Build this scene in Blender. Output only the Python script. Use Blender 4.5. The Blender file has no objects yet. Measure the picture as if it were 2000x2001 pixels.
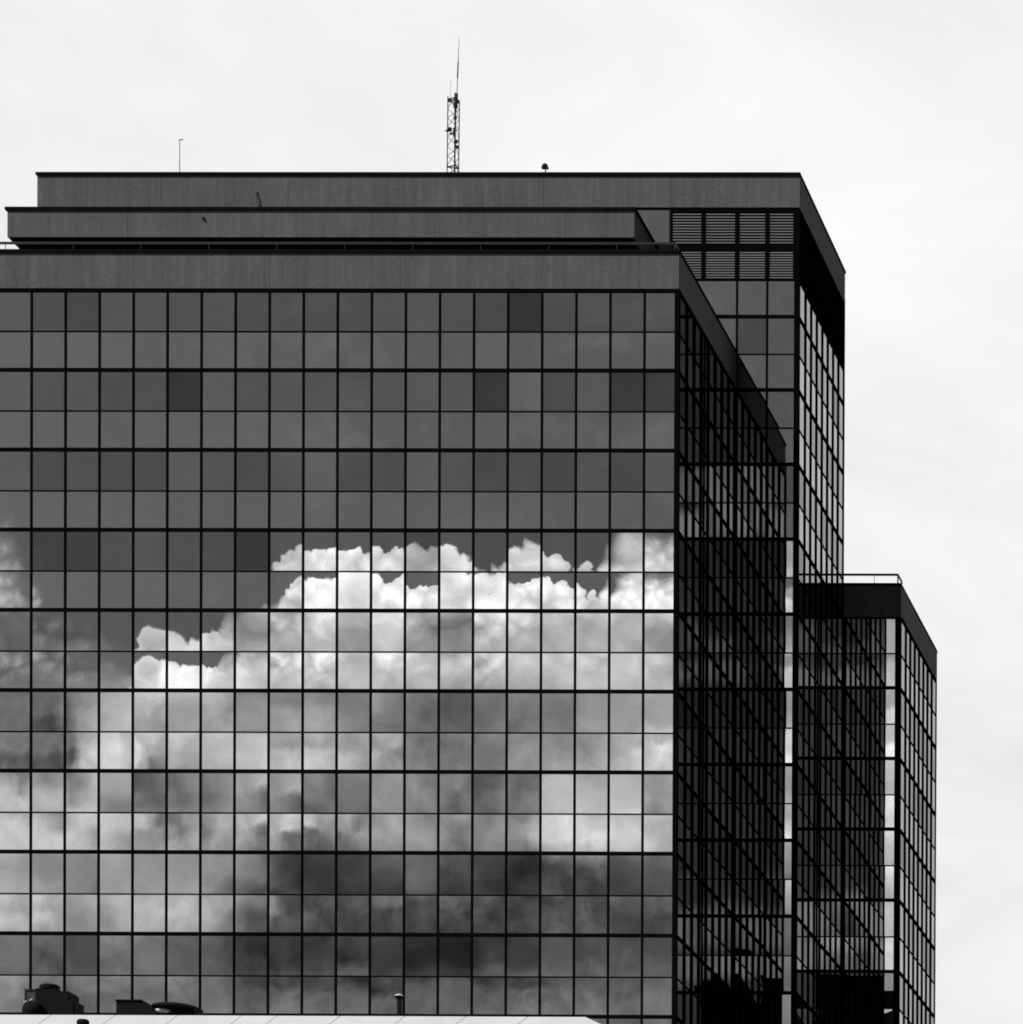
import bpy, bmesh, math, random
from mathutils import Matrix, Vector

random.seed(7)
scene = bpy.context.scene
COL = scene.collection

# ------------------------------------------------------------------ camera
# rectified telephoto view from street level: rows are the camera's right / forward / up axes
CAM_R = ((0.99982356, 0.01728083, 0.00736371),
         (-0.01716613, 0.99973459, -0.01536485),
         (-0.00762727, 0.01523573, 0.99985484))
FPX, CXP, CYP = 8004.4, 2914.7, 3680.6          # focal length and principal point, frame width = 2000
cam = bpy.data.cameras.new('camera')
cam.sensor_fit = 'HORIZONTAL'
cam.sensor_width = 36.0
cam.lens = FPX / 2000 * 36.0
cam.shift_x = (1000 - CXP) / 2000
cam.shift_y = (CYP - 1000.5) / 2000
cam.clip_start = 0.5
cam.clip_end = 20000
camo = bpy.data.objects.new('camera', cam)
COL.objects.link(camo)
r, f, u = (Vector(v) for v in CAM_R)
camo.matrix_world = Matrix(((r.x, u.x, -f.x, 39.10), (r.y, u.y, -f.y, -179.59), (r.z, u.z, -f.z, 0.0), (0, 0, 0, 1)))
scene.camera = camo

scene.view_settings.view_transform = 'Standard'
scene.view_settings.look = 'None'
scene.view_settings.exposure = 0.0
scene.view_settings.gamma = 1.0
scene.view_settings.use_curve_mapping = False
scene.cycles.caustics_reflective = False
scene.cycles.caustics_refractive = False
scene.cycles.filter_width = 1.8
scene.cycles.max_bounces = 10
scene.cycles.glossy_bounces = 6
scene.cycles.use_denoising = False

# ------------------------------------------------------------------ world: sky with a cumulus bank behind the viewer
SUN_AZ, SUN_EL = math.radians(45), math.radians(46)      # azimuth to the left of the direction facing the front facade
sun_dir = Vector((-math.sin(SUN_AZ) * math.cos(SUN_EL), -math.cos(SUN_AZ) * math.cos(SUN_EL), math.sin(SUN_EL)))
SKY = 0.10
world = bpy.data.worlds.new('World')
scene.world = world
world.use_nodes = True
NT = world.node_tree
NT.nodes.clear()


class G:
    """small helper that writes arithmetic as shader nodes"""
    def __init__(s, tree):
        s.t = tree
    def put(s, node, i, v):
        if hasattr(v, 'is_output'):
            s.t.links.new(v, node.inputs[i])
        elif v is not None:
            node.inputs[i].default_value = v
    def m(s, op, a, b=None, c=None, clamp=False):
        n = s.t.nodes.new('ShaderNodeMath')
        n.operation = op
        n.use_clamp = clamp
        s.put(n, 0, a)
        if b is not None: s.put(n, 1, b)
        if c is not None: s.put(n, 2, c)
        return n.outputs[0]
    def add(s, a, b): return s.m('ADD', a, b)
    def sub(s, a, b): return s.m('SUBTRACT', a, b)
    def mul(s, a, b): return s.m('MULTIPLY', a, b)
    def div(s, a, b): return s.m('DIVIDE', a, b)
    def vm(s, op, a, b=None):
        n = s.t.nodes.new('ShaderNodeVectorMath')
        n.operation = op
        s.put(n, 0, a)
        if b is not None: s.put(n, 1, b)
        return n.outputs['Value'] if op in ('DOT_PRODUCT', 'LENGTH') else n.outputs[0]
    def xyz(s, x, y, z=0.0):
        n = s.t.nodes.new('ShaderNodeCombineXYZ')
        s.put(n, 0, x); s.put(n, 1, y); s.put(n, 2, z)
        return n.outputs[0]
    def step(s, v, a, b):
        n = s.t.nodes.new('ShaderNodeMapRange')
        n.interpolation_type = 'SMOOTHSTEP'
        n.clamp = True
        s.put(n, 0, v); s.put(n, 1, a); s.put(n, 2, b)
        n.inputs[3].default_value = 0.0
        n.inputs[4].default_value = 1.0
        return n.outputs[0]
    def lin(s, v, a, b, c=0.0, d=1.0):
        n = s.t.nodes.new('ShaderNodeMapRange')
        n.clamp = True
        s.put(n, 0, v); s.put(n, 1, a); s.put(n, 2, b); s.put(n, 3, c); s.put(n, 4, d)
        return n.outputs[0]
    def mix(s, a, b, f):
        n = s.t.nodes.new('ShaderNodeMix')
        n.data_type = 'FLOAT'
        s.put(n, 0, f); s.put(n, 2, a); s.put(n, 3, b)
        return n.outputs[0]
    def noise(s, vec, scale, detail=4.0, rough=0.55, dist=0.0, dim='3D'):
        n = s.t.nodes.new('ShaderNodeTexNoise')
        n.noise_dimensions = dim
        s.put(n, 'Vector', vec)
        n.inputs['Scale'].default_value = scale
        n.inputs['Detail'].default_value = detail
        n.inputs['Roughness'].default_value = rough
        n.inputs['Distortion'].default_value = dist
        return n.outputs['Fac'], n.outputs['Color']
    def voro(s, vec, scale):
        n = s.t.nodes.new('ShaderNodeTexVoronoi')
        n.feature = 'SMOOTH_F1'
        n.voronoi_dimensions = '2D'
        s.put(n, 'Vector', vec)
        n.inputs['Scale'].default_value = scale
        n.inputs['Smoothness'].default_value = 0.35
        return n.outputs['Distance']
    def split(s, v):
        n = s.t.nodes.new('ShaderNodeSeparateXYZ')
        s.put(n, 0, v)
        return n.outputs
    def ramp(s, v, pts, interp='LINEAR'):
        n = s.t.nodes.new('ShaderNodeValToRGB')
        cr = n.color_ramp
        cr.interpolation = interp
        while len(cr.elements) < len(pts): cr.elements.new(0.5)
        for e, (p, val) in zip(cr.elements, pts): e.position = p
        for e, (p, val) in zip(cr.elements, pts):
            if not isinstance(val, tuple): val = (val, val, val)
            e.color = (*val, 1)
        s.put(n, 0, v)
        return n.outputs[0]


g = G(NT)
tc = NT.nodes.new('ShaderNodeTexCoord')
D = tc.outputs['Generated']
sky = NT.nodes.new('ShaderNodeTexSky')
sky.sky_type = 'NISHITA'
sky.sun_disc = False
sky.sun_elevation = SUN_EL
sky.sun_rotation = math.atan2(sun_dir.x, sun_dir.y)
sr = NT.nodes.new('ShaderNodeSeparateColor')
NT.links.new(sky.outputs[0], sr.inputs[0])
# black and white film behind a red filter
blue = g.add(g.mul(sr.outputs[0], 0.80), g.mul(sr.outputs[1], 0.20))
BLUE_GAIN = 0.55
blue = g.mul(blue, BLUE_GAIN)

dx, dy, dz = g.split(D)
# tangent-plane coordinates of the sky the front facade looks at (behind the viewer)
M = g.xyz(dx, g.mul(dy, -1.0), dz)
q0 = g.vm('DOT_PRODUCT', M, CAM_R[0])
q1 = g.m('MAXIMUM', g.vm('DOT_PRODUCT', M, CAM_R[1]), 0.05)
q2 = g.vm('DOT_PRODUCT', M, CAM_R[2])
PX = g.add(g.mul(g.div(q0, q1), FPX), CXP)
PY = g.sub(CYP, g.mul(g.div(q2, q1), FPX))
PV = g.xyz(g.mul(PX, 0.01), g.mul(PY, 0.01))

w_fac, w_col = g.noise(PV, 0.55, 3.0, 0.5, 0.0, '2D')
wx, wy, wz = g.split(w_col)
f_fac, f_col = g.noise(PV, 2.6, 4.0, 0.55, 0.0, '2D')
fx, fy, fz = g.split(f_col)
# soft positions (big billows) and crisp positions (edges)
SX = g.add(PX, g.add(g.mul(g.sub(wx, 0.5), 80), g.mul(g.sub(fx, 0.5), 32)))
SY = g.add(PY, g.add(g.mul(g.sub(wy, 0.5), 70), g.mul(g.sub(fy, 0.5), 30)))
X0, XS = -100.0, 2000.0
T_soft = g.div(g.sub(SX, X0), XS)

def T(px): return (px - X0) / XS

# brightness of the cloud mass, one line per height, display values 0-255 every 66.6 units from the left
ROWS = [
    (1120, [150,130,120,120,150,160,170,190,215,238,244,236,232,228,226,230,225,215,232,236,225,205,200,195,190,180,170]),
    (1185, [140,120,110,110,200,220,200,205,222,236,240,236,226,222,224,226,218,205,230,236,230,215,170,170,170,170,170]),
    (1233, [122,108,100,104,238,240,200,165,195,215,188,200,188,182,212,192,188,190,202,196,180,160,140,140,160,175,175]),
    (1270, [112,124,122,130,246,246,230,192,192,198,190,186,186,190,186,190,196,190,190,168,170,190,190,190,185,180,180]),
    (1390, [120,118,178,192,188,182,190,160,160,165,152,178,126,108,128,140,136,148,186,170,180,200,195,195,185,175,175]),
    (1424, [95,84,182,220,166,160,176,186,200,200,162,150,128,122,130,150,152,162,186,216,205,190,225,225,228,230,230]),
    (1547, [198,150,198,196,104,136,170,176,198,158,130,156,140,150,122,134,204,206,188,172,190,200,170,170,185,200,200]),
    (1582, [202,200,196,152,138,130,156,166,114,114,146,160,150,124,134,166,222,220,208,168,190,220,225,225,225,225,220]),
    (1706, [182,170,165,174,172,174,160,138,74,82,84,112,108,86,90,68,82,104,92,92,120,150,150,150,155,160,160]),
    (1742, [188,178,142,172,184,182,162,98,86,80,80,80,80,74,70,80,98,76,76,76,100,140,115,115,160,200,200]),
    (1868, [130,106,122,126,126,120,110,70,80,74,68,74,68,62,76,72,98,104,94,98,110,120,110,110,150,200,190]),
    (1903, [126,116,110,116,116,110,106,100,110,110,106,96,96,100,100,110,112,106,110,110,115,120,115,115,140,170,160]),
    (2050, [125]*27),
]
tone = None
prev = None
for py, vals in ROWS:
    pts = [(T(30 + 66.6 * i), v / 255) for i, v in enumerate(vals)]
    rr = g.ramp(T_soft, pts)
    tone = rr if tone is None else g.mix(tone, rr, g.step(SY, prev, py))
    prev = py
# billow structure inside the cloud
v1 = g.voro(g.xyz(g.add(g.mul(PX, 0.01), g.mul(g.sub(fx, 0.5), 0.5)), g.add(g.mul(PY, 0.013), g.mul(g.sub(fy, 0.5), 0.5))), 1.7)
v2 = g.voro(g.xyz(g.add(g.mul(PX, 0.01), g.mul(g.sub(fy, 0.5), 0.4)), g.add(g.mul(PY, 0.012), g.mul(g.sub(fx, 0.5), 0.4))), 5.2)
d_fac, d_col = g.noise(PV, 1.5, 4.0, 0.55, 0.0, '2D')
tone = g.add(g.mul(g.sub(tone, 0.5), 1.06), g.add(0.5, g.mul(g.sub(d_fac, 0.5), 0.22)))
crestshade = g.mul(g.sub(0.46, v1), g.mul(g.step(PY, 1330, 1190), 0.34))
tone = g.add(tone, crestshade)

# upper edge of the bank: (height, softness)
CRESTS = [
    [(-100,1020,70),(0,1045,60),(45,1080,60),(95,1200,60),(150,1235,50),(225,1275,34),(248,1290,8),(260,1264,4),(272,1247,4),(290,1240,4),(306,1247,4),
     (317,1268,4),(330,1256,4),(345,1257,5),(357,1273,6),(385,1277,8),(412,1272,12),(436,1235,30),(470,1205,40),(515,1155,16),(532,1118,4),(548,1105,4),
     (565,1092,4),(583,1080,4),(600,1073,4),(606,1082,4),(622,1074,4),(640,1069,4),(658,1072,4),(670,1078,4),(700,1070,4)],
    [(640,1069,4),(658,1072,4),(670,1078,4),(682,1070,4),(700,1068,4),(714,1073,4),(722,1058,4),(727,1066,4),(735,1092,5),(748,1096,4),(760,1090,4),
     (772,1074,5),(785,1066,4),(800,1068,4),(850,1072,6),(866,1068,4),(885,1072,4),(903,1082,4),(915,1098,4),(930,1103,4),(955,1096,4),(985,1091,4),
     (1003,1086,4),(1012,1075,4),(1030,1072,4),(1050,1078,4),(1062,1086,4),(1080,1083,4),(1098,1084,4),(1112,1104,4),(1125,1112,4),(1148,1101,5)],
    [(1125,1112,4),(1148,1101,5),(1166,1112,6),(1178,1125,14),(1190,1100,30),(1202,1074,45),(1235,1052,55),(1290,1058,55),(1330,1060,60),
     (1400,1060,50),(1470,1075,40),(1540,1085,30),(1600,1100,40),(1680,1180,50),(1760,1190,50),(1900,1150,60)]]
CRX = g.add(PX, g.mul(g.sub(fx, 0.5), 14))
CRY = g.add(PY, g.add(g.mul(g.sub(fy, 0.5), 16), g.add(g.mul(g.sub(0.40, v1), 24), g.mul(g.sub(0.40, v2), 10))))
CT = g.div(g.sub(CRX, X0), XS)
ch = cs = None
for cr_, lo in zip(CRESTS, (None, 665.0, 1136.0)):
    hx, hy, hz = g.split(g.ramp(CT, [(T(p), ((h - 900) / 400, s / 100, 0)) for p, h, s in cr_]))
    if ch is None: ch, cs = hx, hy
    else:
        sel = g.m('GREATER_THAN', CRX, lo)
        ch, cs = g.mix(ch, hx, sel), g.mix(cs, hy, sel)
ch = g.add(g.mul(ch, 400.0), 900.0)
cs = g.mul(cs, 100.0)
ch = g.add(ch, g.mul(g.step(cs, 20.0, 6.0), 16.0))
# single rounded puffs along the crisp part of the edge
PUFFS = [(262,1284,17),(284,1264,27),(308,1268,26),(344,1262,28),(268,1304,32),(380,1274,34),(412,1272,31),(330,1312,46),(246,1322,16),
         (542,1122,12),(560,1112,16),(580,1101,19),(602,1094,22),(630,1093,25),(656,1094,23),(690,1094,27),(717,1084,22),(742,1106,20),(765,1101,20),(790,1093,27),(822,1096,25),
         (850,1098,25),(876,1093,25),(902,1103,22),(930,1108,20),(958,1104,20),(985,1101,21),(1011,1098,23),(1037,1095,24),(1064,1108,16),(1089,1104,22),(1110,1114,14),(1146,1119,17)]
PP = g.xyz(g.add(PX, g.add(g.mul(g.sub(fx, 0.5), 20), g.mul(g.sub(wz, 0.5), 14))), g.add(PY, g.mul(g.sub(fy, 0.5), 20)))
puff = None
for cx_, cy_, cr2 in PUFFS:
    n = NT.nodes.new('ShaderNodeVectorMath'); n.operation = 'DISTANCE'
    NT.links.new(PP, n.inputs[0]); n.inputs[1].default_value = (cx_, cy_, 0)
    hh = g.sub(float(cr2), n.outputs['Value'])
    puff = hh if puff is None else g.m('SMOOTH_MAX', puff, hh, 2.0)
puff = g.add(puff, g.mul(g.sub(0.40, v2), 7))
over = g.div(g.sub(CRY, ch), cs)
bank = g.m('MAXIMUM', g.step(over, -1.0, 1.0), g.step(puff, -3.0, 3.0))
tone = g.m('MAXIMUM', tone, g.mul(g.step(puff, -4.0, 3.0), g.sub(0.90, g.mul(puff, 0.0065))))
# thin veil so that the blue above the bank is not perfectly even
veil = g.mul(g.step(w_fac, 0.4, 0.8), 0.035)

# the rest of the sky: scattered cumulus of the same kind
pl = g.m('MAXIMUM', g.add(dz, 0.22), 0.05)
GV = g.xyz(g.div(dx, pl), g.div(dy, pl), 0.0)
gn, gc = g.noise(GV, 1.35, 5.0, 0.58, 0.3, '2D')
gmask = g.step(gn, 0.55, 0.64)
gs, gsc = g.noise(GV, 4.0, 3.0, 0.6, 0.0, '2D')
gtone = g.add(0.50, g.mul(gs, 0.42))
inside = g.mul(g.mul(g.step(PX, -450, -150), g.step(PX, 2300, 1950)), g.mul(g.step(PY, 150, 450), g.step(dy, 0.0, -0.15)))
# streets of smaller cloud further round to the right
street = None
for c, wd, amp in ((955, 75, 0.85), (1265, 45, 0.55), (1800, 95, 0.9)):
    bnd = g.mul(g.mul(g.step(SY, c - wd, c - wd * 0.3), g.step(SY, c + wd, c + wd * 0.3)), amp)
    street = bnd if street is None else g.m('MAXIMUM', street, bnd)
street = g.mul(street, g.mul(g.step(w_fac, 0.30, 0.55), g.mul(g.step(PX, 2500, 3200), g.step(dy, 0.0, -0.15))))
gmask = g.m('MAXIMUM', g.mul(gmask, g.step(PX, 3600, 2800)), street)
mask = g.m('MAXIMUM', g.mix(gmask, bank, inside), veil)
tone = g.m('MAXIMUM', g.mix(gtone, tone, inside), 0.02)
CLOUD_GAIN = 2.1
cloud = g.mul(g.m('POWER', tone, 2.2), CLOUD_GAIN / SKY)
back = g.mix(blue, cloud, mask)
# high bright overcast deck on the far side of the building
on, oc = g.noise(GV, 2.2, 5.0, 0.55, 0.4, '2D')
on2, oc2 = g.noise(g.xyz(g.div(dx, pl), g.mul(dz, 5.0), 0.0), 1.6, 3.0, 0.5, 0.0, '2D')
on3, oc3 = g.noise(GV, 7.0, 4.0, 0.6, 0.6, '2D')
deck = g.mul(g.add(0.50, g.add(g.mul(on3, 0.18), g.add(g.mul(on, 0.30), g.mul(on2, 0.26)))), 1.0 / SKY)
frontm = g.step(g.add(dy, g.mul(g.sub(gn, 0.5), 0.35)), 0.05, 0.38)
final = g.mix(back, deck, frontm)
bg = NT.nodes.new('ShaderNodeBackground')
bg.inputs[1].default_value = SKY
cc = NT.nodes.new('ShaderNodeCombineColor')
for i in range(3): NT.links.new(final, cc.inputs[i])
NT.links.new(cc.outputs[0], bg.inputs[0])
wo = NT.nodes.new('ShaderNodeOutputWorld')
NT.links.new(bg.outputs[0], wo.inputs[0])

sl = bpy.data.lights.new('sun', 'SUN')
sl.energy = 4.8
sl.angle = math.radians(0.5)
sl.color = (1.0, 0.998, 0.995)
so = bpy.data.objects.new('sun', sl)
so.rotation_euler = (-sun_dir).to_track_quat('-Z', 'Y').to_euler()
so.location = (0, -60, 120)
COL.objects.link(so)

# ------------------------------------------------------------------ materials (black and white photograph: neutral greys)
def new_mat(name):
    m = bpy.data.materials.new(name)
    m.use_nodes = True
    m.node_tree.nodes.clear()
    o = m.node_tree.nodes.new('ShaderNodeOutputMaterial')
    return m, m.node_tree, G(m.node_tree), o

def matte(name, base, var=0.2, scale=1.0, grain=0.15, rough=0.8, streak=0.0, spec=0.2):
    m, t, gg, o = new_mat(name)
    geo = t.nodes.new('ShaderNodeNewGeometry')
    P = geo.outputs['Position']
    n1, _ = gg.noise(P, scale, 5.0, 0.6)
    n2, _ = gg.noise(P, 22.0, 3.0, 0.7)
    val = gg.add(1.0, gg.add(gg.mul(gg.sub(n1, 0.5), 2 * var), gg.mul(gg.sub(n2, 0.5), 2 * grain)))
    if streak:
        x, y, z = gg.split(P)
        n3, _ = gg.noise(gg.xyz(gg.mul(x, 2.5), gg.mul(y, 2.5), gg.mul(z, 0.12)), 1.5, 5.0, 0.6)
        val = gg.mul(val, gg.add(1.0, gg.mul(gg.sub(n3, 0.5), 2 * streak)))
    val = gg.mul(val, base)
    b = t.nodes.new('ShaderNodeBsdfPrincipled')
    c = t.nodes.new('ShaderNodeCombineColor')
    for i in range(3): t.links.new(val, c.inputs[i])
    t.links.new(c.outputs[0], b.inputs['Base Color'])
    b.inputs['Roughness'].default_value = rough
    b.inputs['Specular IOR Level'].default_value = spec
    bp = t.nodes.new('ShaderNodeBump')
    bp.inputs['Strength'].default_value = 0.25
    bp.inputs['Distance'].default_value = 0.004
    t.links.new(n2, bp.inputs['Height'])
    t.links.new(bp.outputs[0], b.inputs['Normal'])
    t.links.new(b.outputs[0], o.inputs[0])
    return m

def glass(name, refl):
    """coated reflective glazing; the object's own colour scales how strongly the pane is coated"""
    m, t, gg, o = new_mat(name)
    oi = t.nodes.new('ShaderNodeObjectInfo')
    cr, cg_, cb_ = gg.split(oi.outputs['Color'])
    geo = t.nodes.new('ShaderNodeNewGeometry')
    n1, _ = gg.noise(geo.outputs['Position'], 0.9, 5.0, 0.6)
    n2, _ = gg.noise(geo.outputs['Position'], 17.0, 3.0, 0.7)
    dirt = gg.add(1.0, gg.add(gg.mul(gg.sub(n1, 0.5), 0.24), gg.mul(gg.sub(n2, 0.5), 0.75)))
    fac = gg.m('MULTIPLY', gg.mul(cr, refl), dirt, clamp=True)
    gl = t.nodes.new('ShaderNodeBsdfGlossy')
    c = t.nodes.new('ShaderNodeCombineColor')
    for i in range(3): t.links.new(fac, c.inputs[i])
    t.links.new(c.outputs[0], gl.inputs['Color'])
    gl.inputs['Roughness'].default_value = 0.0
    t.links.new(gl.outputs[0], o.inputs[0])
    return m

CONC = matte('exposed_aggregate_concrete', 0.088, 0.22, 0.45, 0.75, 0.9, 0.36, 0.1)
COPE = matte('dark_coping_metal', 0.007, 0.15, 1.0, 0.1, 0.8, 0.0, 0.0)
FRAME = matte('dark_anodised_frame', 0.0032, 0.2, 1.2, 0.1, 0.8, 0.0, 0.0)
CORE = matte('dark_core', 0.01, 0.1, 1.0, 0.0, 0.9, 0.0, 0.0)
SOFFIT = matte('grey_soffit', 0.10, 0.1, 1.0, 0.1, 0.9, 0.0, 0.0)  # one even grey, used on the roof decks
BLADE = matte('louvre_blade_metal', 0.115, 0.1, 0.8, 0.1, 0.7, 0.0, 0.1)
STEEL = matte('painted_steel', 0.008, 0.2, 3.0, 0.1, 0.6, 0.0, 0.2)
MAST = matte('galvanised_mast_steel', 0.03, 0.2, 3.0, 0.1, 0.6, 0.0, 0.2)
WHITE = matte('white_roof_sheet', 0.47, 0.12, 0.9, 0.08, 0.6, 0.05, 0.2)
GREYW = matte('weathered_grey_wall', 0.35, 0.12, 0.7, 0.1, 0.9, 0.1, 0.1)
UNIT = matte('dark_roof_unit_paint', 0.007, 0.3, 2.0, 0.15, 0.7, 0.0, 0.04)
UNITL = matte('grey_roof_unit_mesh', 0.04, 0.2, 4.0, 0.2, 0.7, 0.0, 0.2)
BRIGHT = matte('aluminium_and_highlight', 0.55, 0.15, 4.0, 0.1, 0.45, 0.0, 0.4)  # pale metal parts, and the highlights put on the drum
GROUND = matte('asphalt', 0.05, 0.25, 0.15, 0.1, 0.95, 0.0, 0.05)
DARKB = matte('dark_far_facade', 0.012, 0.3, 0.05, 0.0, 0.9, 0.0, 0.0)
DARKW = matte('dark_far_window', 0.006, 0.1, 0.05, 0.0, 0.4, 0.0, 0.1)
VISION = glass('vision_glass', 0.35)
SPANDREL = glass('spandrel_glass', 0.44)

# ------------------------------------------------------------------ mesh helpers
def link(o, parent=None):
    COL.objects.link(o)
    if parent is not None: o.parent = parent
    return o

def unit_box():
    bm = bmesh.new()
    bmesh.ops.create_cube(bm, size=1.0)
    me = bpy.data.meshes.new('box')
    bm.to_mesh(me); bm.free()
    return me

_boxes = {}
def box(name, x0, x1, y0, y1, z0, z1, mat, parent=None):
    """axis-aligned box, mesh shared per material"""
    if mat.name not in _boxes:
        me = unit_box(); me.materials.append(mat); _boxes[mat.name] = me
    o = bpy.data.objects.new(name, _boxes[mat.name])
    o.location = ((x0 + x1) / 2, (y0 + y1) / 2, (z0 + z1) / 2)
    o.scale = (abs(x1 - x0), abs(y1 - y0), abs(z1 - z0))
    return link(o, parent)

def mesh_obj(name, bm, mat, parent=None, smooth=False):
    me = bpy.data.meshes.new(name)
    bm.to_mesh(me); bm.free()
    for mm in (mat if isinstance(mat, (list, tuple)) else [mat]): me.materials.append(mm)
    if smooth:
        for p in me.polygons: p.use_smooth = True
    return link(bpy.data.objects.new(name, me), parent)

def bm_box(bm, x0, x1, y0, y1, z0, z1, mi=0):
    vs = [bm.verts.new(p) for p in ((x0,y0,z0),(x1,y0,z0),(x1,y1,z0),(x0,y1,z0),(x0,y0,z1),(x1,y0,z1),(x1,y1,z1),(x0,y1,z1))]
    for q in ((3,2,1,0),(4,5,6,7),(0,1,5,4),(1,2,6,5),(2,3,7,6),(3,0,4,7)):
        bm.faces.new([vs[i] for i in q]).material_index = mi

def bm_rod(bm, a, b, r0, r1=None, seg=8):
    a, b = Vector(a), Vector(b)
    r1 = r0 if r1 is None else r1
    d = (b - a).normalized()
    s = d.orthogonal().normalized(); t = d.cross(s)
    ra = []; rb = []
    for i in range(seg):
        c = math.cos(2 * math.pi * i / seg); n = math.sin(2 * math.pi * i / seg)
        ra.append(bm.verts.new(a + (s * c + t * n) * r0)); rb.append(bm.verts.new(b + (s * c + t * n) * r1))
    for i in range(seg):
        j = (i + 1) % seg
        bm.faces.new((ra[i], ra[j], rb[j], rb[i]))
    bm.faces.new(ra[::-1]); bm.faces.new(rb)

def bm_lathe(bm, c, prof, seg=16):
    rings = []
    for rad, z in prof:
        rings.append([bm.verts.new((c[0] + rad * math.cos(2*math.pi*i/seg), c[1] + rad * math.sin(2*math.pi*i/seg), c[2] + z)) for i in range(seg)])
    for k in range(len(rings) - 1):
        for i in range(seg):
            j = (i + 1) % seg
            bm.faces.new((rings[k][i], rings[k][j], rings[k+1][j], rings[k+1][i]))
    bm.faces.new(rings[0][::-1]); bm.faces.new(rings[-1])

def thing(name, label, cat, loc, group=None):
    o = bpy.data.objects.new(name, None)
    o.empty_display_size = 0.5
    o['label'] = label; o['category'] = cat
    if group: o['group'] = group
    link(o)
    return o            # parts are modelled in world coordinates, so the empty stays at the origin of the site

# ------------------------------------------------------------------ site dimensions (metres, camera at z = 0)
GZ = -1.7
F = [70.044, 66.637, 63.175, 59.693, 56.197, 52.690, 49.181, 45.651, 42.105, 38.525, 34.970]
while F[-1] - 3.55 > GZ + 1.0: F.append(F[-1] - 3.55)
W1, W2, L1, L2 = 2.895, 2.815, 12.368, 12.431
LT, LL = 12.05, 11.65          # depths of the tower's and the lower wing's right-hand sides
XA = -0.05                     # glass plane of the front block's right-hand return
VIS = 0.515                    # share of each storey that is vision glass (upper row)
HV, TH, MU = 0.16, 0.055, 0.098  # heavy transom, thin transom, mullion widths
PRO = 0.045                    # how far the frame stands proud of the glass

# panes: thin slightly bowed sheets, several shapes shared
def pane_mesh(mat, a, bx, bz):
    bm = bmesh.new()
    n = 4
    vs = {}
    for i in range(n + 1):
        for j in range(n + 1):
            x, z = -0.5 + i / n, -0.5 + j / n
            y = -(a * (1 - 4 * x * x) * (1 - 4 * z * z) + bx * x * x * x * 4 + bz * z * z * z * 4)
            vs[i, j] = bm.verts.new((x, y, z))
    for i in range(n):
        for j in range(n):
            bm.faces.new((vs[i, j], vs[i+1, j], vs[i+1, j+1], vs[i, j+1]))
    me = bpy.data.meshes.new('pane'); bm.to_mesh(me); bm.free()
    me.materials.append(mat)
    for p in me.polygons: p.use_smooth = True
    return me

prng = random.Random(11)
PANES = {}
for key, mat in (('v', VISION), ('s', SPANDREL)):
    PANES[key] = [pane_mesh(mat, prng.uniform(-0.0008, 0.0016), prng.uniform(-0.0008, 0.0008), prng.uniform(-0.0008, 0.0008)) for _ in range(10)]
TILT_S = 0.0027                # spandrel panes lean back a little, so they mirror a higher strip of sky

def pane(parent, kind, org, ud, nd, a0, a1, z0, z1, col=1.0, tilt=1.0, bow=1.0):
    """one pane on a facade: org + ud * a along the facade, nd outward normal"""
    o = bpy.data.objects.new('window_pane' if kind == 'v' else 'spandrel_panel', prng.choice(PANES[kind]))
    c = org + ud * ((a0 + a1) / 2)
    base = Matrix((ud, -nd, Vector((0, 0, 1)))).transposed()
    lean = (TILT_S if kind == 's' else 0.0) * tilt + prng.gauss(0, 0.0010 if kind == 'v' else 0.0006) * tilt
    turn = prng.gauss(0, 0.0014 if kind == 'v' else 0.0009) * tilt
    rot = base @ Matrix.Rotation(-lean, 3, 'X') @ Matrix.Rotation(turn, 3, 'Z')
    mw = rot.to_4x4() @ Matrix.Diagonal((a1 - a0, bow, z1 - z0, 1))
    mw.translation = Vector((c.x, c.y, (z0 + z1) / 2))
    o.matrix_world = mw
    o.color = (col, col, col, 1)
    link(o, parent)
    return o

def bar(parent, name, org, ud, nd, a0, a1, n0, n1, z0, z1, mat):
    p = org + ud * a0 + nd * n0
    q = org + ud * a1 + nd * n1
    return box(name, min(p.x, q.x), max(p.x, q.x), min(p.y, q.y), max(p.y, q.y), z0, z1, mat, parent)

def joined_grid(parent, name_glass, name_frame, org, ud, nd, edges, zs):
    """storeys outside the picture: same construction joined into two meshes"""
    gm = bmesh.new(); fm = bmesh.new()
    def quad(bm, a0, a1, z0, z1, n, mi=0):
        pts = [org + ud * a + nd * n + Vector((0, 0, z)) for a, z in ((a0, z0), (a1, z0), (a1, z1), (a0, z1))]
        bm.faces.new([bm.verts.new(p) for p in pts]).material_index = mi
    def fbar(a0, a1, z0, z1, n1):
        p = org + ud * a0 + nd * -0.03; q = org + ud * a1 + nd * n1
        bm_box(fm, min(p.x, q.x), max(p.x, q.x), min(p.y, q.y), max(p.y, q.y), z0, z1)
    for k in range(len(zs) - 1):
        zt, zb = zs[k], zs[k+1]
        zm = zt - (zt - zb) * VIS
        for a0, a1 in zip(edges[:-1], edges[1:]):
            quad(gm, a0, a1, zm, zt, 0.0, 0)
            quad(gm, a0, a1, zb, zm, 0.0, 1)
        fbar(edges[0], edges[-1], zb - HV/2, zb + HV/2, PRO - 0.004)
        fbar(edges[0], edges[-1], zm - TH/2, zm + TH/2, PRO - 0.008)
    for a in edges: fbar(a - MU/2, a + MU/2, zs[-1], zs[0], PRO)
    bmesh.ops.recalc_face_normals(gm, faces=gm.faces)
    a = mesh_obj(name_glass, gm, [VISION, SPANDREL], parent); a['kind'] = 'stuff'
    b = mesh_obj(name_frame, fm, FRAME, parent); b['kind'] = 'stuff'

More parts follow.
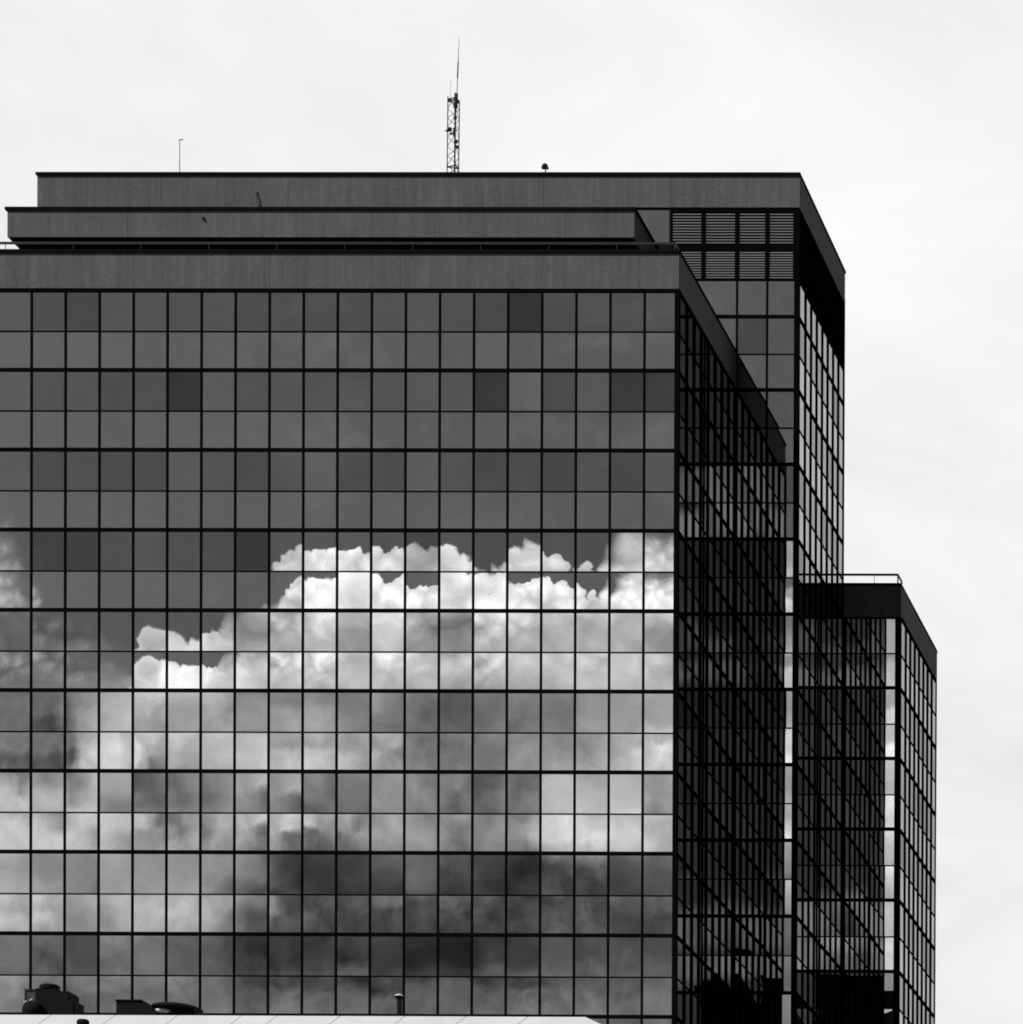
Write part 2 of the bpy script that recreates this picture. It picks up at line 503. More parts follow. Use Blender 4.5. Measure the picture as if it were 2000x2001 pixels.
def facade(parent, org, ud, nd, edges, fl, var=None, base=1.0, tilt=1.0, bow=1.0, pro=None, ztop=None):
    """curtain wall: storeys fl (list of z, top first); edges = mullion positions along ud"""
    for k in range(len(fl) - 1):
        zt, zb = fl[k], fl[k+1]
        zm = zt - (zt - zb) * VIS
        for c, (a0, a1) in enumerate(zip(edges[:-1], edges[1:])):
            vv = (var or {}).get((k, c), None)
            cv = (vv if vv is not None else min(prng.gauss(0.96, 0.10), 1.15)) * base
            cs_ = prng.gauss(1.0, 0.03) * base
            tv = tilt * (0.3 if var and k in (3, 4) else 1.0)
            pane(parent, 'v', org, ud, nd, a0, a1, zm, zt, max(cv, 0.2), tv, bow)
            pane(parent, 's', org, ud, nd, a0, a1, zb, zm, cs_, tilt, bow)
        bar(parent, 'floor_transom', org, ud, nd, edges[0], edges[-1], -0.03, PRO - 0.004, zb - HV/2, zb + HV/2, FRAME)
        bar(parent, 'thin_transom', org, ud, nd, edges[0], edges[-1], -0.03, PRO - 0.012, zm - TH/2, zm + TH/2, FRAME)
    bar(parent, 'floor_transom', org, ud, nd, edges[0], edges[-1], -0.03, PRO - 0.004, fl[0] - HV/2, fl[0] + HV/2, FRAME)
    for a in edges[1:-1]:
        bar(parent, 'mullion', org, ud, nd, a - MU/2, a + MU/2, -0.03, pro or PRO, fl[-1], (ztop or fl[0]) - 0.03, FRAME)

def fascia(parent, org, ud, nd, a0, a1, z0, z1, joints, cope_over=0.085, cope_h=0.12, proud=0.07):
    """row of precast panels with open joints, and a dark metal coping on top"""
    es = [a0] + joints + [a1]
    for p, q in zip(es[:-1], es[1:]):
        bar(parent, 'fascia_panel', org, ud, nd, p + (0.006 if p != a0 else 0), q - (0.006 if q != a1 else 0), -0.10, proud, z0, z1 - cope_h, CONC)
    bar(parent, 'fascia_backing', org, ud, nd, a0 + 0.05, a1 - 0.05, -0.25, -0.10, z0 + 0.05, z1 - cope_h, CORE)

def coping_ring(parent, x0, x1, y0, y1, z0, z1, w=0.6):
    """coping as a frame around the roof edge, four mitred lengths"""
    for (ax0, ax1, ay0, ay1) in ((x0, x1, y0, y0 + w), (x0, x1, y1 - w, y1), (x0, x0 + w, y0 + w, y1 - w), (x1 - w, x1, y0 + w, y1 - w)):
        box('coping', ax0, ax1, ay0, ay1, z0, z1, COPE, parent)

XV, YV = Vector((1, 0, 0)), Vector((0, 1, 0))

# ------------------------------------------------------------------ setting: ground and street
bm = bmesh.new()
bmesh.ops.create_grid(bm, x_segments=8, y_segments=8, size=9000)
gr = mesh_obj('ground', bm, GROUND)
gr.location = (0, 0, GZ); gr['kind'] = 'structure'
box('street', -400, 400, -150, -60, GZ + 0.0, GZ + 0.004, GROUND)['kind'] = 'structure'

# ------------------------------------------------------------------ block A: the front block with the cloud reflections
A = thing('office_block', 'front glass office block mirroring white clouds, with a grey concrete roof band', 'building', (0, 0, GZ))
NCOL = 20
colx = [-1.536 - 1.5 * j for j in range(NCOL)]           # mullion lines, right to left
XL = -1.536 - 1.5 * 24                                    # left end, out of the picture
edgesA = [-30.036] + colx[:19][::-1] + [-0.215]           # 21 edges -> 20 columns
FA = F[1:12]
# panes that read darker or lighter than their neighbours: (storey, column from the left)
VAR = {}
def setv(k, **kw):
    for c, v in kw.items(): VAR[k, int(c[1:])] = v
setv(0, c15=0.42, c14=0.8, c10=0.85, c9=0.85, c12=1.1)
setv(1, c5=0.40, c14=0.48, c15=1.3, c18=0.5, c19=0.5, c3=0.82, c4=0.86, c10=0.9, c0=1.1)
setv(2, c1=0.75, c3=0.75, c4=0.78, c7=0.76, c14=0.78, c16=0.76, c12=1.18, c18=0.8)
setv(3, c1=0.55, c2=0.55, c7=0.45, c11=0.95, c12=0.62)
setv(4, c10=0.72, c12=0.7, c13=0.6, c14=1.12, c9=1.05)
setv(5, c7=0.75, c8=0.78, c10=0.72, c13=0.8, c4=1.05)
setv(6, c9=0.8, c10=0.62, c14=0.62, c4=0.8)
setv(7, c8=0.65, c10=0.7, c15=0.62, c9=0.85)
setv(8, c1=0.75, c7=0.6, c8=0.8, c12=0.75, c13=0.55)
facade(A, Vector((0, 0, 0)), XV, -YV, edgesA, FA, VAR)
# right-hand return of the block
sideA = [0.20 + (L1 - 0.30) / 8 * i for i in range(9)]
facade(A, Vector((XA, 0, 0)), YV, XV, sideA, FA, None, 0.80, 0.25, 0.15, 0.07)
joined_grid(A, 'outer_glazing', 'outer_frame', Vector((0, 0, 0)), XV, -YV, [XL + 1.5 * i for i in range(5)] + [-30.036 - MU], FA)
joined_grid(A, 'lower_glazing', 'lower_frame', Vector((0, 0, 0)), XV, -YV, [XL + 1.5 * i for i in range(24)] + [-1.536, -0.215], F[11:] + [GZ])
joined_grid(A, 'lower_glazing', 'lower_frame', Vector((XA, 0, 0)), YV, XV, sideA, F[11:] + [GZ])
box('corner_post', -0.215, XA + 0.045, -0.047, 0.20, GZ, F[1] + 0.0, FRAME, A)
box('inner_corner_post', XA - 0.01, XA + 0.06, L1 - 0.10, L1 - 0.002, GZ, F[1], FRAME, A)
box('core', XL, XA - 0.06, 0.06, L1 - 0.1, GZ, F[1] + 1.2, CORE, A)
ZA0, ZA1 = 66.72, 68.39
JA = [-30.036 + 1.5 * i + 0.0 for i in (4, 8, 12, 16)]
fascia(A, Vector((0, 0, 0)), XV, -YV, XL, XA + 0.03, ZA0, ZA1, [-36.036] + [-30.036] + JA)
fascia(A, Vector((XA, 0, 0)), YV, XV, -0.02, L1 - 0.01, ZA0, ZA1, [6.0], proud=0.05)
coping_ring(A, XL, 0.035, -0.155, L1 - 0.01, ZA1 - 0.119, ZA1)
box('roof_deck', XL + 0.7, -0.5, 0.5, L1 - 0.7, F[1] + 1.2, ZA1 - 0.35, SOFFIT, A)

def roof_rail(label, pts, zc, h, posts):
    t = thing('roof_rail', label, 'railing', (0, 0, zc))
    for (p, q) in zip(pts[:-1], pts[1:]):
        x0, x1 = sorted((p[0], q[0])); y0, y1 = sorted((p[1], q[1]))
        box('top_rail', x0 - 0.03, x1 + 0.03, y0 - 0.03, y1 + 0.03, zc + h - 0.10, zc + h, STEEL, t)
    for (x, y, r) in posts:
        box('post', x - r, x + r, y - r, y + r, zc - 0.3, zc + h - 0.101, STEEL, t)
    return t
roof_rail('dark steel rail along the roof edge of the front block', [(XL, 0.45), (-0.32, 0.45), (-0.32, L1 - 0.1)], ZA1, 0.54,
          [(-29.88 + 3.0 * i, 0.45, 0.012) for i in range(10)] + [(-0.32, 0.45, 0.03), (-0.32, 4.5, 0.012), (-0.32, 8.5, 0.012)])

# ------------------------------------------------------------------ tower behind
Tt = thing('office_tower', 'tall glass tower behind, with louvres and a concrete roof band at the top', 'building', (0, 0, GZ))
XT0 = -32.92
OT = Vector((0, L1, 0))
FT = F[0:12]
edgesT = [0.07, W1 - 1.48, W1 - 0.215]
facade(Tt, OT, XV, -YV, [-1.58, 0.0, W1 - 1.48, W1 - 0.215], F[0:2], None, 1.0, 1.2, 0.7, ztop=71.72)
facade(Tt, OT, XV, -YV, edgesT, FT[1:], None, 1.0, 1.2, 0.7)
OS = Vector((W1, L1, 0))
sideT = [0.24 + (LT - 0.36) / 8 * i for i in range(9)]
facade(Tt, OS, YV, XV, sideT, FT, None, 1.16, 0.25, 0.2, 0.055, ztop=71.72)
joined_grid(Tt, 'lower_glazing', 'lower_frame', OT, XV, -YV, edgesT, F[11:] + [GZ])
joined_grid(Tt, 'lower_glazing', 'lower_frame', OS, YV, XV, sideT, F[11:] + [GZ])
# spandrel row above the highest storey line, louvre band over it
for org, ud, nd, ed in ((OT, XV, -YV, [-3.08, -1.58, 0.0, W1 - 1.48, W1 - 0.215]), (OS, YV, XV, sideT)):
    for a0, a1 in zip(ed[:-1], ed[1:]):
        pane(Tt, 's', org, ud, nd, a0, a1, F[0], 71.72, 1.0, 1.2, 0.7)
    bar(Tt, 'thin_transom', org, ud, nd, ed[0], ed[-1], -0.03, PRO - 0.012, 71.70, 71.78, FRAME)
    bar(Tt, 'floor_transom', org, ud, nd, ed[0], ed[-1], -0.03, PRO - 0.004, 73.08, 73.40, FRAME)
    bar(Tt, 'floor_transom', org, ud, nd, ed[0], ed[-1], -0.03, PRO - 0.004, 74.86, 75.08, FRAME)  # dark bar put in for the strip of shadow under the fascia
    for a in ed[1:-1]:
        bar(Tt, 'mullion', org, ud, nd, a - 0.11, a + 0.11, -0.03, PRO, 71.72, 74.87, FRAME)
# the shared blade mesh
def blade_mesh():
    bm = bmesh.new()
    bm_box(bm, -0.5, 0.5, -0.006, 0.006, -0.031, 0.031)
    bmesh.ops.rotate(bm, verts=bm.verts, cent=(0, 0, 0), matrix=Matrix.Rotation(math.radians(-28), 3, 'X'))
    me = bpy.data.meshes.new('blade'); bm.to_mesh(me); bm.free()
    me.materials.append(BLADE)
    return me
BLM = blade_mesh()
edL = [-3.08, -1.58, 0.0, W1 - 1.48, W1 - 0.215]
for (z0, z1) in ((73.42, 74.84), (71.80, 73.06)):
    for a0, a1 in zip(edL[:-1], edL[1:]):
        lv = bar(Tt, 'louvre', OT, XV, -YV, a0, a1, -0.16, -0.12, z0, z1, CORE)
        n = 11
        for i in range(n):
            o = bpy.data.objects.new('blade', BLM)
            link(o)
            o.parent = lv
            o.matrix_parent_inverse = Matrix.LocRotScale(lv.location, None, lv.scale).inverted()
            o.location = ((a0 + a1) / 2, L1 - 0.025, z0 + 0.05 + (z1 - z0 - 0.1) * i / (n - 1))
            o.scale = (a1 - a0 - 0.12, 1, 1)
    bmj = bmesh.new()                              # the louvres of the right-hand side, seen almost edge-on; their shade is put in as frame black
    for a0, a1 in zip(sideT[:-1], sideT[1:]):
        for i in range(11):
            z = z0 + 0.05 + (z1 - z0 - 0.1) * i / 10
            ys, ye = L1 + a0 + 0.06, L1 + a1 - 0.06
            vs = [bmj.verts.new(p) for p in ((W1 - 0.005, ys, z - 0.037), (W1 - 0.005, ye, z - 0.037), (W1 - 0.045, ye, z + 0.037), (W1 - 0.045, ys, z + 0.037))]
            bmj.faces.new(vs)
    ob = mesh_obj('side_louvre', bmj, FRAME, Tt); ob['kind'] = 'stuff'
    box('side_louvre_backing', W1 - 0.16, W1 - 0.12, L1 + 0.1, L1 + LT - 0.1, z0, z1, CORE, Tt)
# plain wall panels left of the louvres
px = [-32.9 + 4.0 * i for i in range(8)]
for a0, a1 in zip(px, px[1:] + [-3.17]):
    box('wall_panel', a0 + 0.012, a1 - 0.012, L1 - 0.05, L1 + 0.1, 73.40, 74.96, CONC, Tt)
    box('wall_panel', a0 + 0.012, a1 - 0.012, L1 - 0.05, L1 + 0.1, 68.0, 73.10, CONC, Tt)
box('back_wall', XT0 + 0.1, W1 - 0.03, L1 + LT - 0.09, L1 + LT - 0.01, GZ, 76.5, CORE, Tt)
box('core', XT0 + 0.1, W1 - 0.20, L1 + 0.2, L1 + LT - 0.1, GZ, 76.3, CORE, Tt)
box('core_band', XT0 + 0.1, -3.1, L1 - 0.02, L1 + 0.19, 68.0, 75.1, CORE, Tt)
box('corner_post', W1 - 0.215, W1 + 0.03, L1 - 0.047, L1 + 0.24, GZ, 75.09, FRAME, Tt)
box('back_corner_post', W1 - 0.02, W1 + 0.043, L1 + LT - 0.115, L1 + LT - 0.003, GZ, 75.3, FRAME, Tt)
ZT0, ZT1 = 75.10, 76.70
fascia(Tt, OT, XV, -YV, XT0, W1 + 0.03, ZT0, ZT1, [-27.1, -21.1, -15.1, -9.1, -3.1])
fascia(Tt, OS, YV, XV, 0.02, LT, ZT0, ZT1, [6.0], proud=0.03)
coping_ring(Tt, XT0 - 0.06, W1 + 0.065, L1 - 0.155, L1 + LT + 0.06, ZT1 - 0.119, ZT1)
box('roof_deck', XT0 + 0.6, W1 - 0.6, L1 + 0.6, L1 + LT - 0.6, 76.3, 76.4, SOFFIT, Tt)
box('end_wall', XT0, XT0 + 0.1, L1 + 0.0, L1 + LT, 66.0, ZT1 - 0.12, CONC, Tt)
# overhanging mechanical screen in front of the tower's top, above the front block's roof
CB = thing('penthouse_screen', 'long concrete band overhanging between the two roofs', 'penthouse', (0, 0, 71.9))
XB0, XB1, YB, ZB0, ZB1 = -32.53, -3.75, 7.6, 71.90, 73.24
OB = Vector((0, YB, 0))
fascia(CB, OB, XV, -YV, XB0, XB1, ZB0, ZB1, [-27.0, -18.9, -12.9, -6.9], proud=0.0)
fascia(CB, Vector((XB1, YB, 0)), YV, XV, 0.11, L1 - YB - 0.06, ZB0, ZB1, [], proud=0.0)
fascia(CB, Vector((XB0, YB, 0)), YV, -XV, 0.11, L1 - YB - 0.06, ZB0, ZB1, [], proud=0.0)
box('soffit', XB0 + 0.12, XB1 - 0.12, YB + 0.12, L1 - 0.06, ZB0 + 0.02, ZB0 + 0.2, COPE, CB)
for (x0, x1, y0, y1) in ((XB0 - 0.10, XB1 + 0.07, YB - 0.09, YB + 0.45), (XB0 - 0.10, XB0 + 0.45, YB + 0.45, L1 - 0.08), (XB1 - 0.45, XB1 + 0.07, YB + 0.45, L1 - 0.08)):
    box('coping', x0, x1, y0, y1, ZB1 - 0.119, ZB1, COPE, CB)
box('screen_roof', XB0 + 0.4, XB1 - 0.4, YB + 0.4, L1 - 0.08, ZB1 - 0.3, ZB1 - 0.2, SOFFIT, CB)

# ------------------------------------------------------------------ lower wing on the right
Lw = thing('low_wing', 'lower glass wing at far right with a dark concrete roof band', 'building', (0, 0, GZ))
YL = L1 + L2
XW = W1 + W2
OL = Vector((0, YL, 0))
FL = F[3:12]
edgesL = [W1 - 0.5, XW - 1.52, XW - 0.26]
facade(Lw, OL, XV, -YV, edgesL, FL, None, 1.08, 1.2, 0.7)
OLS = Vector((XW, YL, 0))
sideL = [0.26 + (LL - 0.36) / 8 * i for i in range(9)]
facade(Lw, OLS, YV, XV, sideL, FL, None, 1.16, 0.25, 0.2, 0.055)
joined_grid(Lw, 'lower_glazing', 'lower_frame', OL, XV, -YV, edgesL, F[11:] + [GZ])
joined_grid(Lw, 'lower_glazing', 'lower_frame', OLS, YV, XV, sideL, F[11:] + [GZ])
box('corner_post', XW - 0.26, XW + 0.02, YL - 0.047, YL + 0.26, GZ, F[3], FRAME, Lw)
box('back_corner_post', XW - 0.02, XW + 0.03, YL + LL - 0.10, YL + LL + 0.06, GZ, F[3], FRAME, Lw)
box('core', W1 - 18, XW - 0.06, YL + 0.06, YL + LL - 0.06, GZ, F[3] + 1.2, CORE, Lw)
ZL0, ZL1 = 59.70, 61.36
fascia(Lw, OL, XV, -YV, W1 - 0.5, XW + 0.03, ZL0, ZL1, [])
fascia(Lw, OLS, YV, XV, -0.02, LL + 0.05, ZL0, ZL1, [6.0], proud=0.03)
for (x0, x1, y0, y1) in ((W1 - 0.5, XW + 0.05, YL - 0.13, YL + 0.5), (XW - 0.5, XW + 0.05, YL + 0.5, YL + LL + 0.06)):
    box('coping', x0, x1, y0, y1, ZL1 - 0.119, ZL1, COPE, Lw)
box('roof_deck', W1 - 0.4, XW - 0.55, YL + 0.55, YL + LL - 0.1, ZL1 - 0.6, ZL1 - 0.4, SOFFIT, Lw)
roof_rail('dark steel rail on the roof edge of the lower right wing', [(W1 - 0.4, YL + 0.35), (XW - 0.2, YL + 0.35), (XW - 0.2, YL + 1.6)], ZL1, 0.60,
          [(XW - 1.38, YL + 0.35, 0.012), (XW - 0.2, YL + 0.35, 0.03), (XW - 0.2, YL + 1.6, 0.02)])

# ------------------------------------------------------------------ roof furniture of the tower
def rod_obj(name, a, b, r0, mat, parent, r1=None, seg=8):
    bm = bmesh.new(); bm_rod(bm, a, b, r0, r1, seg)
    return mesh_obj(name, bm, mat, parent, True)

MY = L1 + 5.0
ma = thing('lattice_mast', 'tall lattice antenna mast with whip aerial on the tower roof', 'antenna mast', (0, 0, 76.4))
mx = -14.76
legs = [Vector((mx - 0.25, MY, 0)), Vector((mx + 0.19, MY - 0.22, 0)), Vector((mx + 0.25, MY + 0.2, 0))]
ZM0, ZM1 = 76.4, 82.25
for i, l in enumerate(legs):
    rod_obj('mast_leg', l + Vector((-0.03, 0, ZM0)), l + Vector((0.02, 0, ZM1 + (0.12 if i == 0 else 0.0))), 0.026, MAST, ma)
bm = bmesh.new()
nb = 13
for k in range(nb):
    za, zb = ZM0 + (ZM1 - ZM0) * k / nb, ZM0 + (ZM1 - ZM0) * (k + 1) / nb
    for i in range(3):
        a, b = legs[i], legs[(i + 1) % 3]
        p, q = (a, b) if k % 2 == 0 else (b, a)
        bm_rod(bm, p + Vector((0, 0, za)), q + Vector((0, 0, zb)), 0.014, None, 5)
br = mesh_obj('cross_bracing', bm, MAST, ma); br['kind'] = 'stuff'
for z in (ZM1 - 0.12, ZM1 - 0.02, 78.95 + 0.05):
    for i in range(3):
        rod_obj('ring_bar', legs[i] + Vector((0, 0, z)), legs[(i + 1) % 3] + Vector((0, 0, z)), 0.03, STEEL, ma)
rod_obj('cable_run', (mx + 0.16, MY - 0.24, ZM0), (mx + 0.18, MY - 0.24, ZM1 + 0.2), 0.035, STEEL, ma)
rod_obj('whip_base', (mx + 0.19, MY, ZM1 - 0.45), (mx + 0.20, MY, ZM1 + 0.25), 0.055, STEEL, ma)
rod_obj('whip_lower', (mx + 0.20, MY, ZM1 + 0.2), (mx + 0.23, MY, ZM1 + 1.05), 0.018, MAST, ma)
rod_obj('whip_sleeve', (mx + 0.23, MY, ZM1 + 1.0), (mx + 0.255, MY, ZM1 + 1.75), 0.032, MAST, ma)
rod_obj('whip_tip', (mx + 0.255, MY, ZM1 + 1.7), (mx + 0.30, MY, 85.2), 0.018, MAST, ma, 0.010)
rod_obj('short_whip', (mx - 0.12, MY, ZM1 - 0.1), (mx - 0.10, MY, ZM1 + 0.9), 0.010, MAST, ma, 0.007)
for (x, z, w, h) in ((mx + 0.19, 81.82, 0.16, 0.3), (mx + 0.20, 81.25, 0.15, 0.22), (mx - 0.07, 80.72, 0.22, 0.12), (mx - 0.12, 80.62, 0.30, 0.05),
                     (mx + 0.0, 80.48, 0.16, 0.06), (mx + 0.16, 80.55, 0.12, 0.42), (mx + 0.24, 80.10, 0.20, 0.18), (mx + 0.28, 79.86, 0.13, 0.14)):
    bm = bmesh.new()
    bm_box(bm, x - w/2, x + w/2, MY - 0.34, MY - 0.2, z - h/2, z + h/2)
    bmesh.ops.bevel(bm, geom=bm.edges[:], offset=min(w, h) * 0.25, segments=2, affect='EDGES')
    mesh_obj('aerial_unit', bm, STEEL, ma)

pl_ = thing('roof_pole', 'thin bare pole with hooked top on the left of the tower roof', 'pole', (0, 0, 76.4))
PXX, PYY = -27.60, L1 + 4.0
rod_obj('pole_shaft', (PXX, PYY, 76.4), (PXX, PYY, 79.88), 0.022, MAST, pl_, 0.018)
rod_obj('pole_hook', (PXX - 0.03, PYY, 79.88), (PXX + 0.16, PYY, 79.90), 0.024, STEEL, pl_)
bl_ = thing('beacon_lamp', 'small round dark lamp on a stub post on the tower roof', 'lamp', (0, 0, 76.4))
LXX, LYY = -9.80, L1 + 3.0
bm = bmesh.new()
bmesh.ops.create_icosphere(bm, subdivisions=2, radius=0.15, matrix=Matrix.Translation((LXX, LYY, 78.23)))
for v in bm.verts: v.co.z = max(v.co.z, 78.13) if v.co.z < 78.13 else v.co.z
mesh_obj('lamp_head', bm, STEEL, bl_)
bm = bmesh.new(); bm_box(bm, LXX - 0.15, LXX + 0.16, LYY - 0.1, LYY + 0.1, 78.12, 78.20); mesh_obj('lamp_bracket', bm, STEEL, bl_)
rod_obj('lamp_post', (LXX + 0.03, LYY, 76.4), (LXX + 0.03, LYY, 78.14), 0.03, STEEL, bl_)
rp = thing('vent_rod', 'short leaning black pipe on the overhanging concrete band', 'pipe', (0, 0, 73.1))
rod_obj('pipe_shaft', (-21.03, 8.5, 73.0), (-21.34, 8.5, 74.20), 0.085, STEEL, rp)
rod_obj('pipe_cap', (-21.37, 8.5, 74.20), (-21.27, 8.5, 74.23), 0.095, STEEL, rp)
wl = thing('wall_fixture', 'tiny dark fixture on the face of the overhanging concrete band', 'fixture', (0, 0, 72.7))
bm = bmesh.new(); bm_lathe(bm, (-23.5, YB - 0.05, 72.70), [(0.07, 0.0), (0.06, 0.05), (0.025, 0.11), (0.02, 0.13)], 10)
mesh_obj('fixture_shade', bm, STEEL, wl, True)
rod_obj('fixture_arm', (-23.5, YB - 0.05, 72.8), (-23.5, YB + 0.0, 72.8), 0.015, STEEL, wl)

# ------------------------------------------------------------------ foreground building: only its white sloping roof edge shows
FY = -40.0
FZ = 27.17
fb = thing('foreground_building', 'white sheet-metal roof edge of a nearer building along the bottom', 'building', (0, 0, GZ))
seams = [-21.5, -19.3, -17.1, -14.9, -12.75, -10.55, -8.4, -6.2, -4.98, -2.82, -0.60, 1.49, 3.6]
xs = seams + [5.60]
for i, (a, b) in enumerate(zip(xs[:-1], xs[1:])):
    bm = bmesh.new()
    H, Dp, sk = 1.3, 1.15, 1.1                         # sloping sheet: drops H over depth Dp, seams skewed by sk
    last = (i == len(xs) - 2)
    t0, t1 = a + 0.014, b - 0.014
    b0, b1 = t0 - sk, t1 - sk
    if last: b1 = t1 + 2.6
    top = [(t0, FY, FZ), (t1, FY, FZ), (b1, FY - Dp, FZ - H), (b0, FY - Dp, FZ - H)]
    vt = [bm.verts.new(p) for p in top]
    vb = [bm.verts.new((p[0], p[1] + 0.03, p[2] - 0.035)) for p in top]
    bm.faces.new(vt[::-1]); bm.faces.new(vb)
    for j in range(4): bm.faces.new((vt[j], vt[(j+1) % 4], vb[(j+1) % 4], vb[j]))
    bmesh.ops.recalc_face_normals(bm, faces=bm.faces)
    mesh_obj('roof_sheet', bm, WHITE, fb)
bm = bmesh.new(); bm_box(bm, -21.5, 5.5, FY + 0.035, FY + 0.2, FZ - 0.7, FZ - 0.03); mesh_obj('ridge_board', bm, STEEL, fb)
box('wall', -22.4, 5.4, FY - 0.6, FY + 24.0, GZ, FZ - 1.4, GREYW, fb)
box('flat_roof', -22.0, 5.4, FY + 0.25, FY + 23.5, FZ - 1.38, FZ - 0.50, GREYW, fb)

RY = FY + 1.2
RZ = FZ - 0.75
# cooling unit at the left
cu = thing('cooling_unit', 'dark stepped rooftop cooling unit with a round fan hood, at lower left', 'air conditioner', (0, 0, RZ))
def rbox(name, x0, x1, y0, y1, z0, z1, mat, par, bev=0.03):
    bm = bmesh.new(); bm_box(bm, x0, x1, y0, y1, z0, z1)
    bmesh.ops.bevel(bm, geom=bm.edges[:], offset=bev, segments=2, affect='EDGES')
    return mesh_obj(name, bm, mat, par)
rbox('guard_frame', -13.80, -13.77, RY + 0.3, RY + 0.34, RZ, 28.12, STEEL, cu, 0.005)
rbox('guard_frame', -13.78, -13.30, RY + 0.3, RY + 0.33, 28.08, 28.11, STEEL, cu, 0.005)
rbox('mesh_screen', -13.77, -13.30, RY + 0.35, RY + 0.37, RZ, 28.08, UNITL, cu, 0.004)
rbox('casing', -13.36, -12.60, RY + 0.1, RY + 1.0, RZ, 28.10, UNIT, cu)
rbox('casing', -12.85, -12.14, RY, RY + 1.0, RZ, 27.98, UNIT, cu)
rbox('casing', -12.60, -11.93, RY - 0.1, RY + 0.9, RZ, 27.66, UNIT, cu)
bm = bmesh.new(); bm_lathe(bm, (-12.96, RY + 0.4, 28.08), [(0.30, 0.0), (0.34, 0.03), (0.34, 0.14), (0.26, 0.19), (0.05, 0.20)], 18)
mesh_obj('fan_hood', bm, UNIT, cu)
bm = bmesh.new(); bm_lathe(bm, (-13.36, RY - 0.08, 27.0), [(0.35, 0.0), (0.36, 0.30), (0.34, 0.42), (0.27, 0.52), (0.15, 0.58), (0.03, 0.60)], 20)
mesh_obj('drum', bm, UNIT, cu, True)
for (x, z) in ((-13.56, 27.55), (-13.36, 27.62)):
    bm = bmesh.new(); bm_rod(bm, (x - 0.05, RY - 0.25, z - 0.03), (x + 0.06, RY - 0.25, z + 0.04), 0.022)
    mesh_obj('drum_highlight', bm, BRIGHT, cu, True)  # pale rods put in as the two highlights on the drum
bm = bmesh.new(); bm_rod(bm, (-12.15, RY, 27.72), (-11.88, RY - 0.1, 27.80), 0.03); bm_rod(bm, (-12.13, RY, 27.90), (-12.02, RY - 0.05, 27.74), 0.02)
mesh_obj('bracket', bm, UNIT, cu, True)
# low hood and round cover
lh = thing('roof_hood', 'low black wedge-shaped roof hood beside the round cover', 'roof vent', (0, 0, RZ))
bm = bmesh.new()
pr = [(-10.50, RZ), (-10.50, 27.66), (-9.62, 27.66), (-9.42, 27.58), (-9.10, 27.34), (-9.10, RZ)]
fr = [bm.verts.new((x, RY, z)) for x, z in pr]; bk = [bm.verts.new((x, RY + 0.8, z)) for x, z in pr]
bm.faces.new(fr); bm.faces.new(bk[::-1])
for i in range(6): bm.faces.new((fr[i], bk[i], bk[(i+1) % 6], fr[(i+1) % 6]))
bmesh.ops.recalc_face_normals(bm, faces=bm.faces)
mesh_obj('hood_casing', bm, UNIT, lh)
rbox('hood_lip', -10.53, -9.60, RY - 0.05, RY + 0.83, 27.64, 27.69, UNIT, lh, 0.01)
rc = thing('round_roof_cover', 'black domed round roof cover with a pale opening, near the bottom edge', 'roof vent', (0, 0, RZ))
bm = bmesh.new()
seg = 24
prof = [(0.86, 0.0), (0.88, 0.05), (0.84, 0.11), (0.66, 0.17), (0.40, 0.21), (0.08, 0.22)]
bm_lathe(bm, (0, 0, 0), prof, seg)
o = mesh_obj('dome_lid', bm, UNIT, rc, True)
o.location = (-8.60, RY + 0.6, 27.44); o.rotation_euler = (0, math.radians(3), 0)
rbox('curb', -9.16, -7.76, RY + 0.2, RY + 1.1, RZ, 27.30, UNIT, rc)
rbox('right_skirt', -8.62, -7.76, RY + 0.15, RY + 0.2, 27.2, 27.46, UNIT, rc, 0.01)
bm = bmesh.new(); bm_lathe(bm, (-8.98, RY + 0.2, 27.28), [(0.20, 0.0), (0.25, 0.04), (0.25, 0.10), (0.2, 0.13)], 14)
mesh_obj('pale_opening', bm, BRIGHT, rc, True)
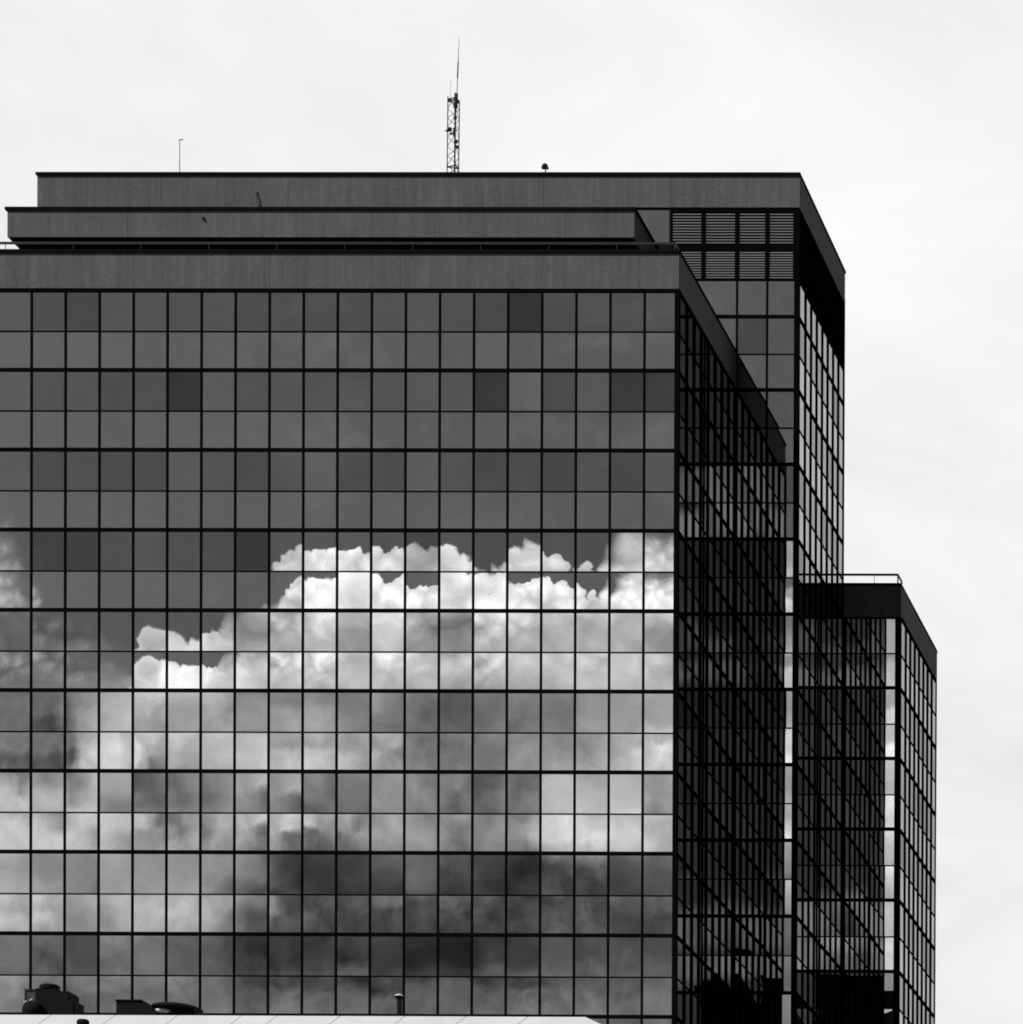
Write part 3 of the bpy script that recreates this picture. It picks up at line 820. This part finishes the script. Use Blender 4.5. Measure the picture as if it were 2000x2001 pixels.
# vent pipe and stub in front
vp = thing('vent_pipe', 'slim black vent pipe with a flared pale cap, standing alone', 'vent pipe', (0, 0, RZ))
rod_obj('pipe_shaft', (-0.80, RY, RZ), (-0.80, RY, 27.80), 0.085, UNIT, vp, 0.085, 14)
bm = bmesh.new(); bm_lathe(bm, (-0.81, RY, 27.74), [(0.09, 0.0), (0.15, 0.07), (0.16, 0.10)], 16); mesh_obj('flared_collar', bm, UNIT, vp, True)
bm = bmesh.new(); bm_lathe(bm, (-0.81, RY, 27.84), [(0.16, 0.0), (0.15, 0.03), (0.06, 0.07), (0.01, 0.08)], 16); mesh_obj('cap', bm, BRIGHT, vp, True)
sv = thing('stub_vent', 'squat black capped vent rising in front of the white roof edge', 'roof vent', (0, 0, RZ))
bm = bmesh.new(); bm_lathe(bm, (-11.68, FY - 1.0, 26.0), [(0.16, 0.0), (0.16, 0.86)], 16); mesh_obj('vent_neck', bm, UNIT, sv, True)
bm = bmesh.new(); bm_lathe(bm, (-11.68, FY - 1.0, 26.80), [(0.19, 0.0), (0.205, 0.04), (0.205, 0.17), (0.15, 0.21), (0.02, 0.22)], 18); mesh_obj('vent_cap', bm, UNIT, sv, True)

# ------------------------------------------------------------------ high-rises behind the viewer, seen only as dark shapes low in the reflections
def high_rise(label, x0, x1, y0, y1, h, steps):
    t = thing('high_rise', label, 'building', (0, 0, GZ), 'dark high-rises mirrored in the glass')
    box('tower_body', x0, x1, y0, y1, GZ, h, DARKB, t)
    for (a, b, z) in steps: box('roof_block', a, b, y0 + 4, y1 - 4, h, z, DARKB, t)
    n = max(2, int((x1 - x0) / 6)); fz = int(h / 8)
    for i in range(n):
        w = (x1 - x0) / n
        box('window_strip', x0 + w * i + 0.8, x0 + w * (i + 1) - 0.8, y1, y1 + 0.15, 6, h - 4, DARKW, t)
high_rise('dark high-rise mirrored low in the right wing next to the tower', 84, 99.0, -540, -500, 148, [(88, 93, 151)])
high_rise('slim dark high-rise mirrored low in the tower glass beside the front block', 105.8, 112, -540, -500, 146.5, [(107, 109.5, 149.5)])
high_rise('wide dark high-rise mirrored at the foot of the right wing', -89, -45, -540, -500, 147.5, [(-81.2, -77, 154.6)])

for t in (cu, lh, rc, vp): t.location = (-0.45, 0, 0.245)
vp.location = (-0.34, 0, 0.245)
sv.location = (0.38, 0, -0.19)
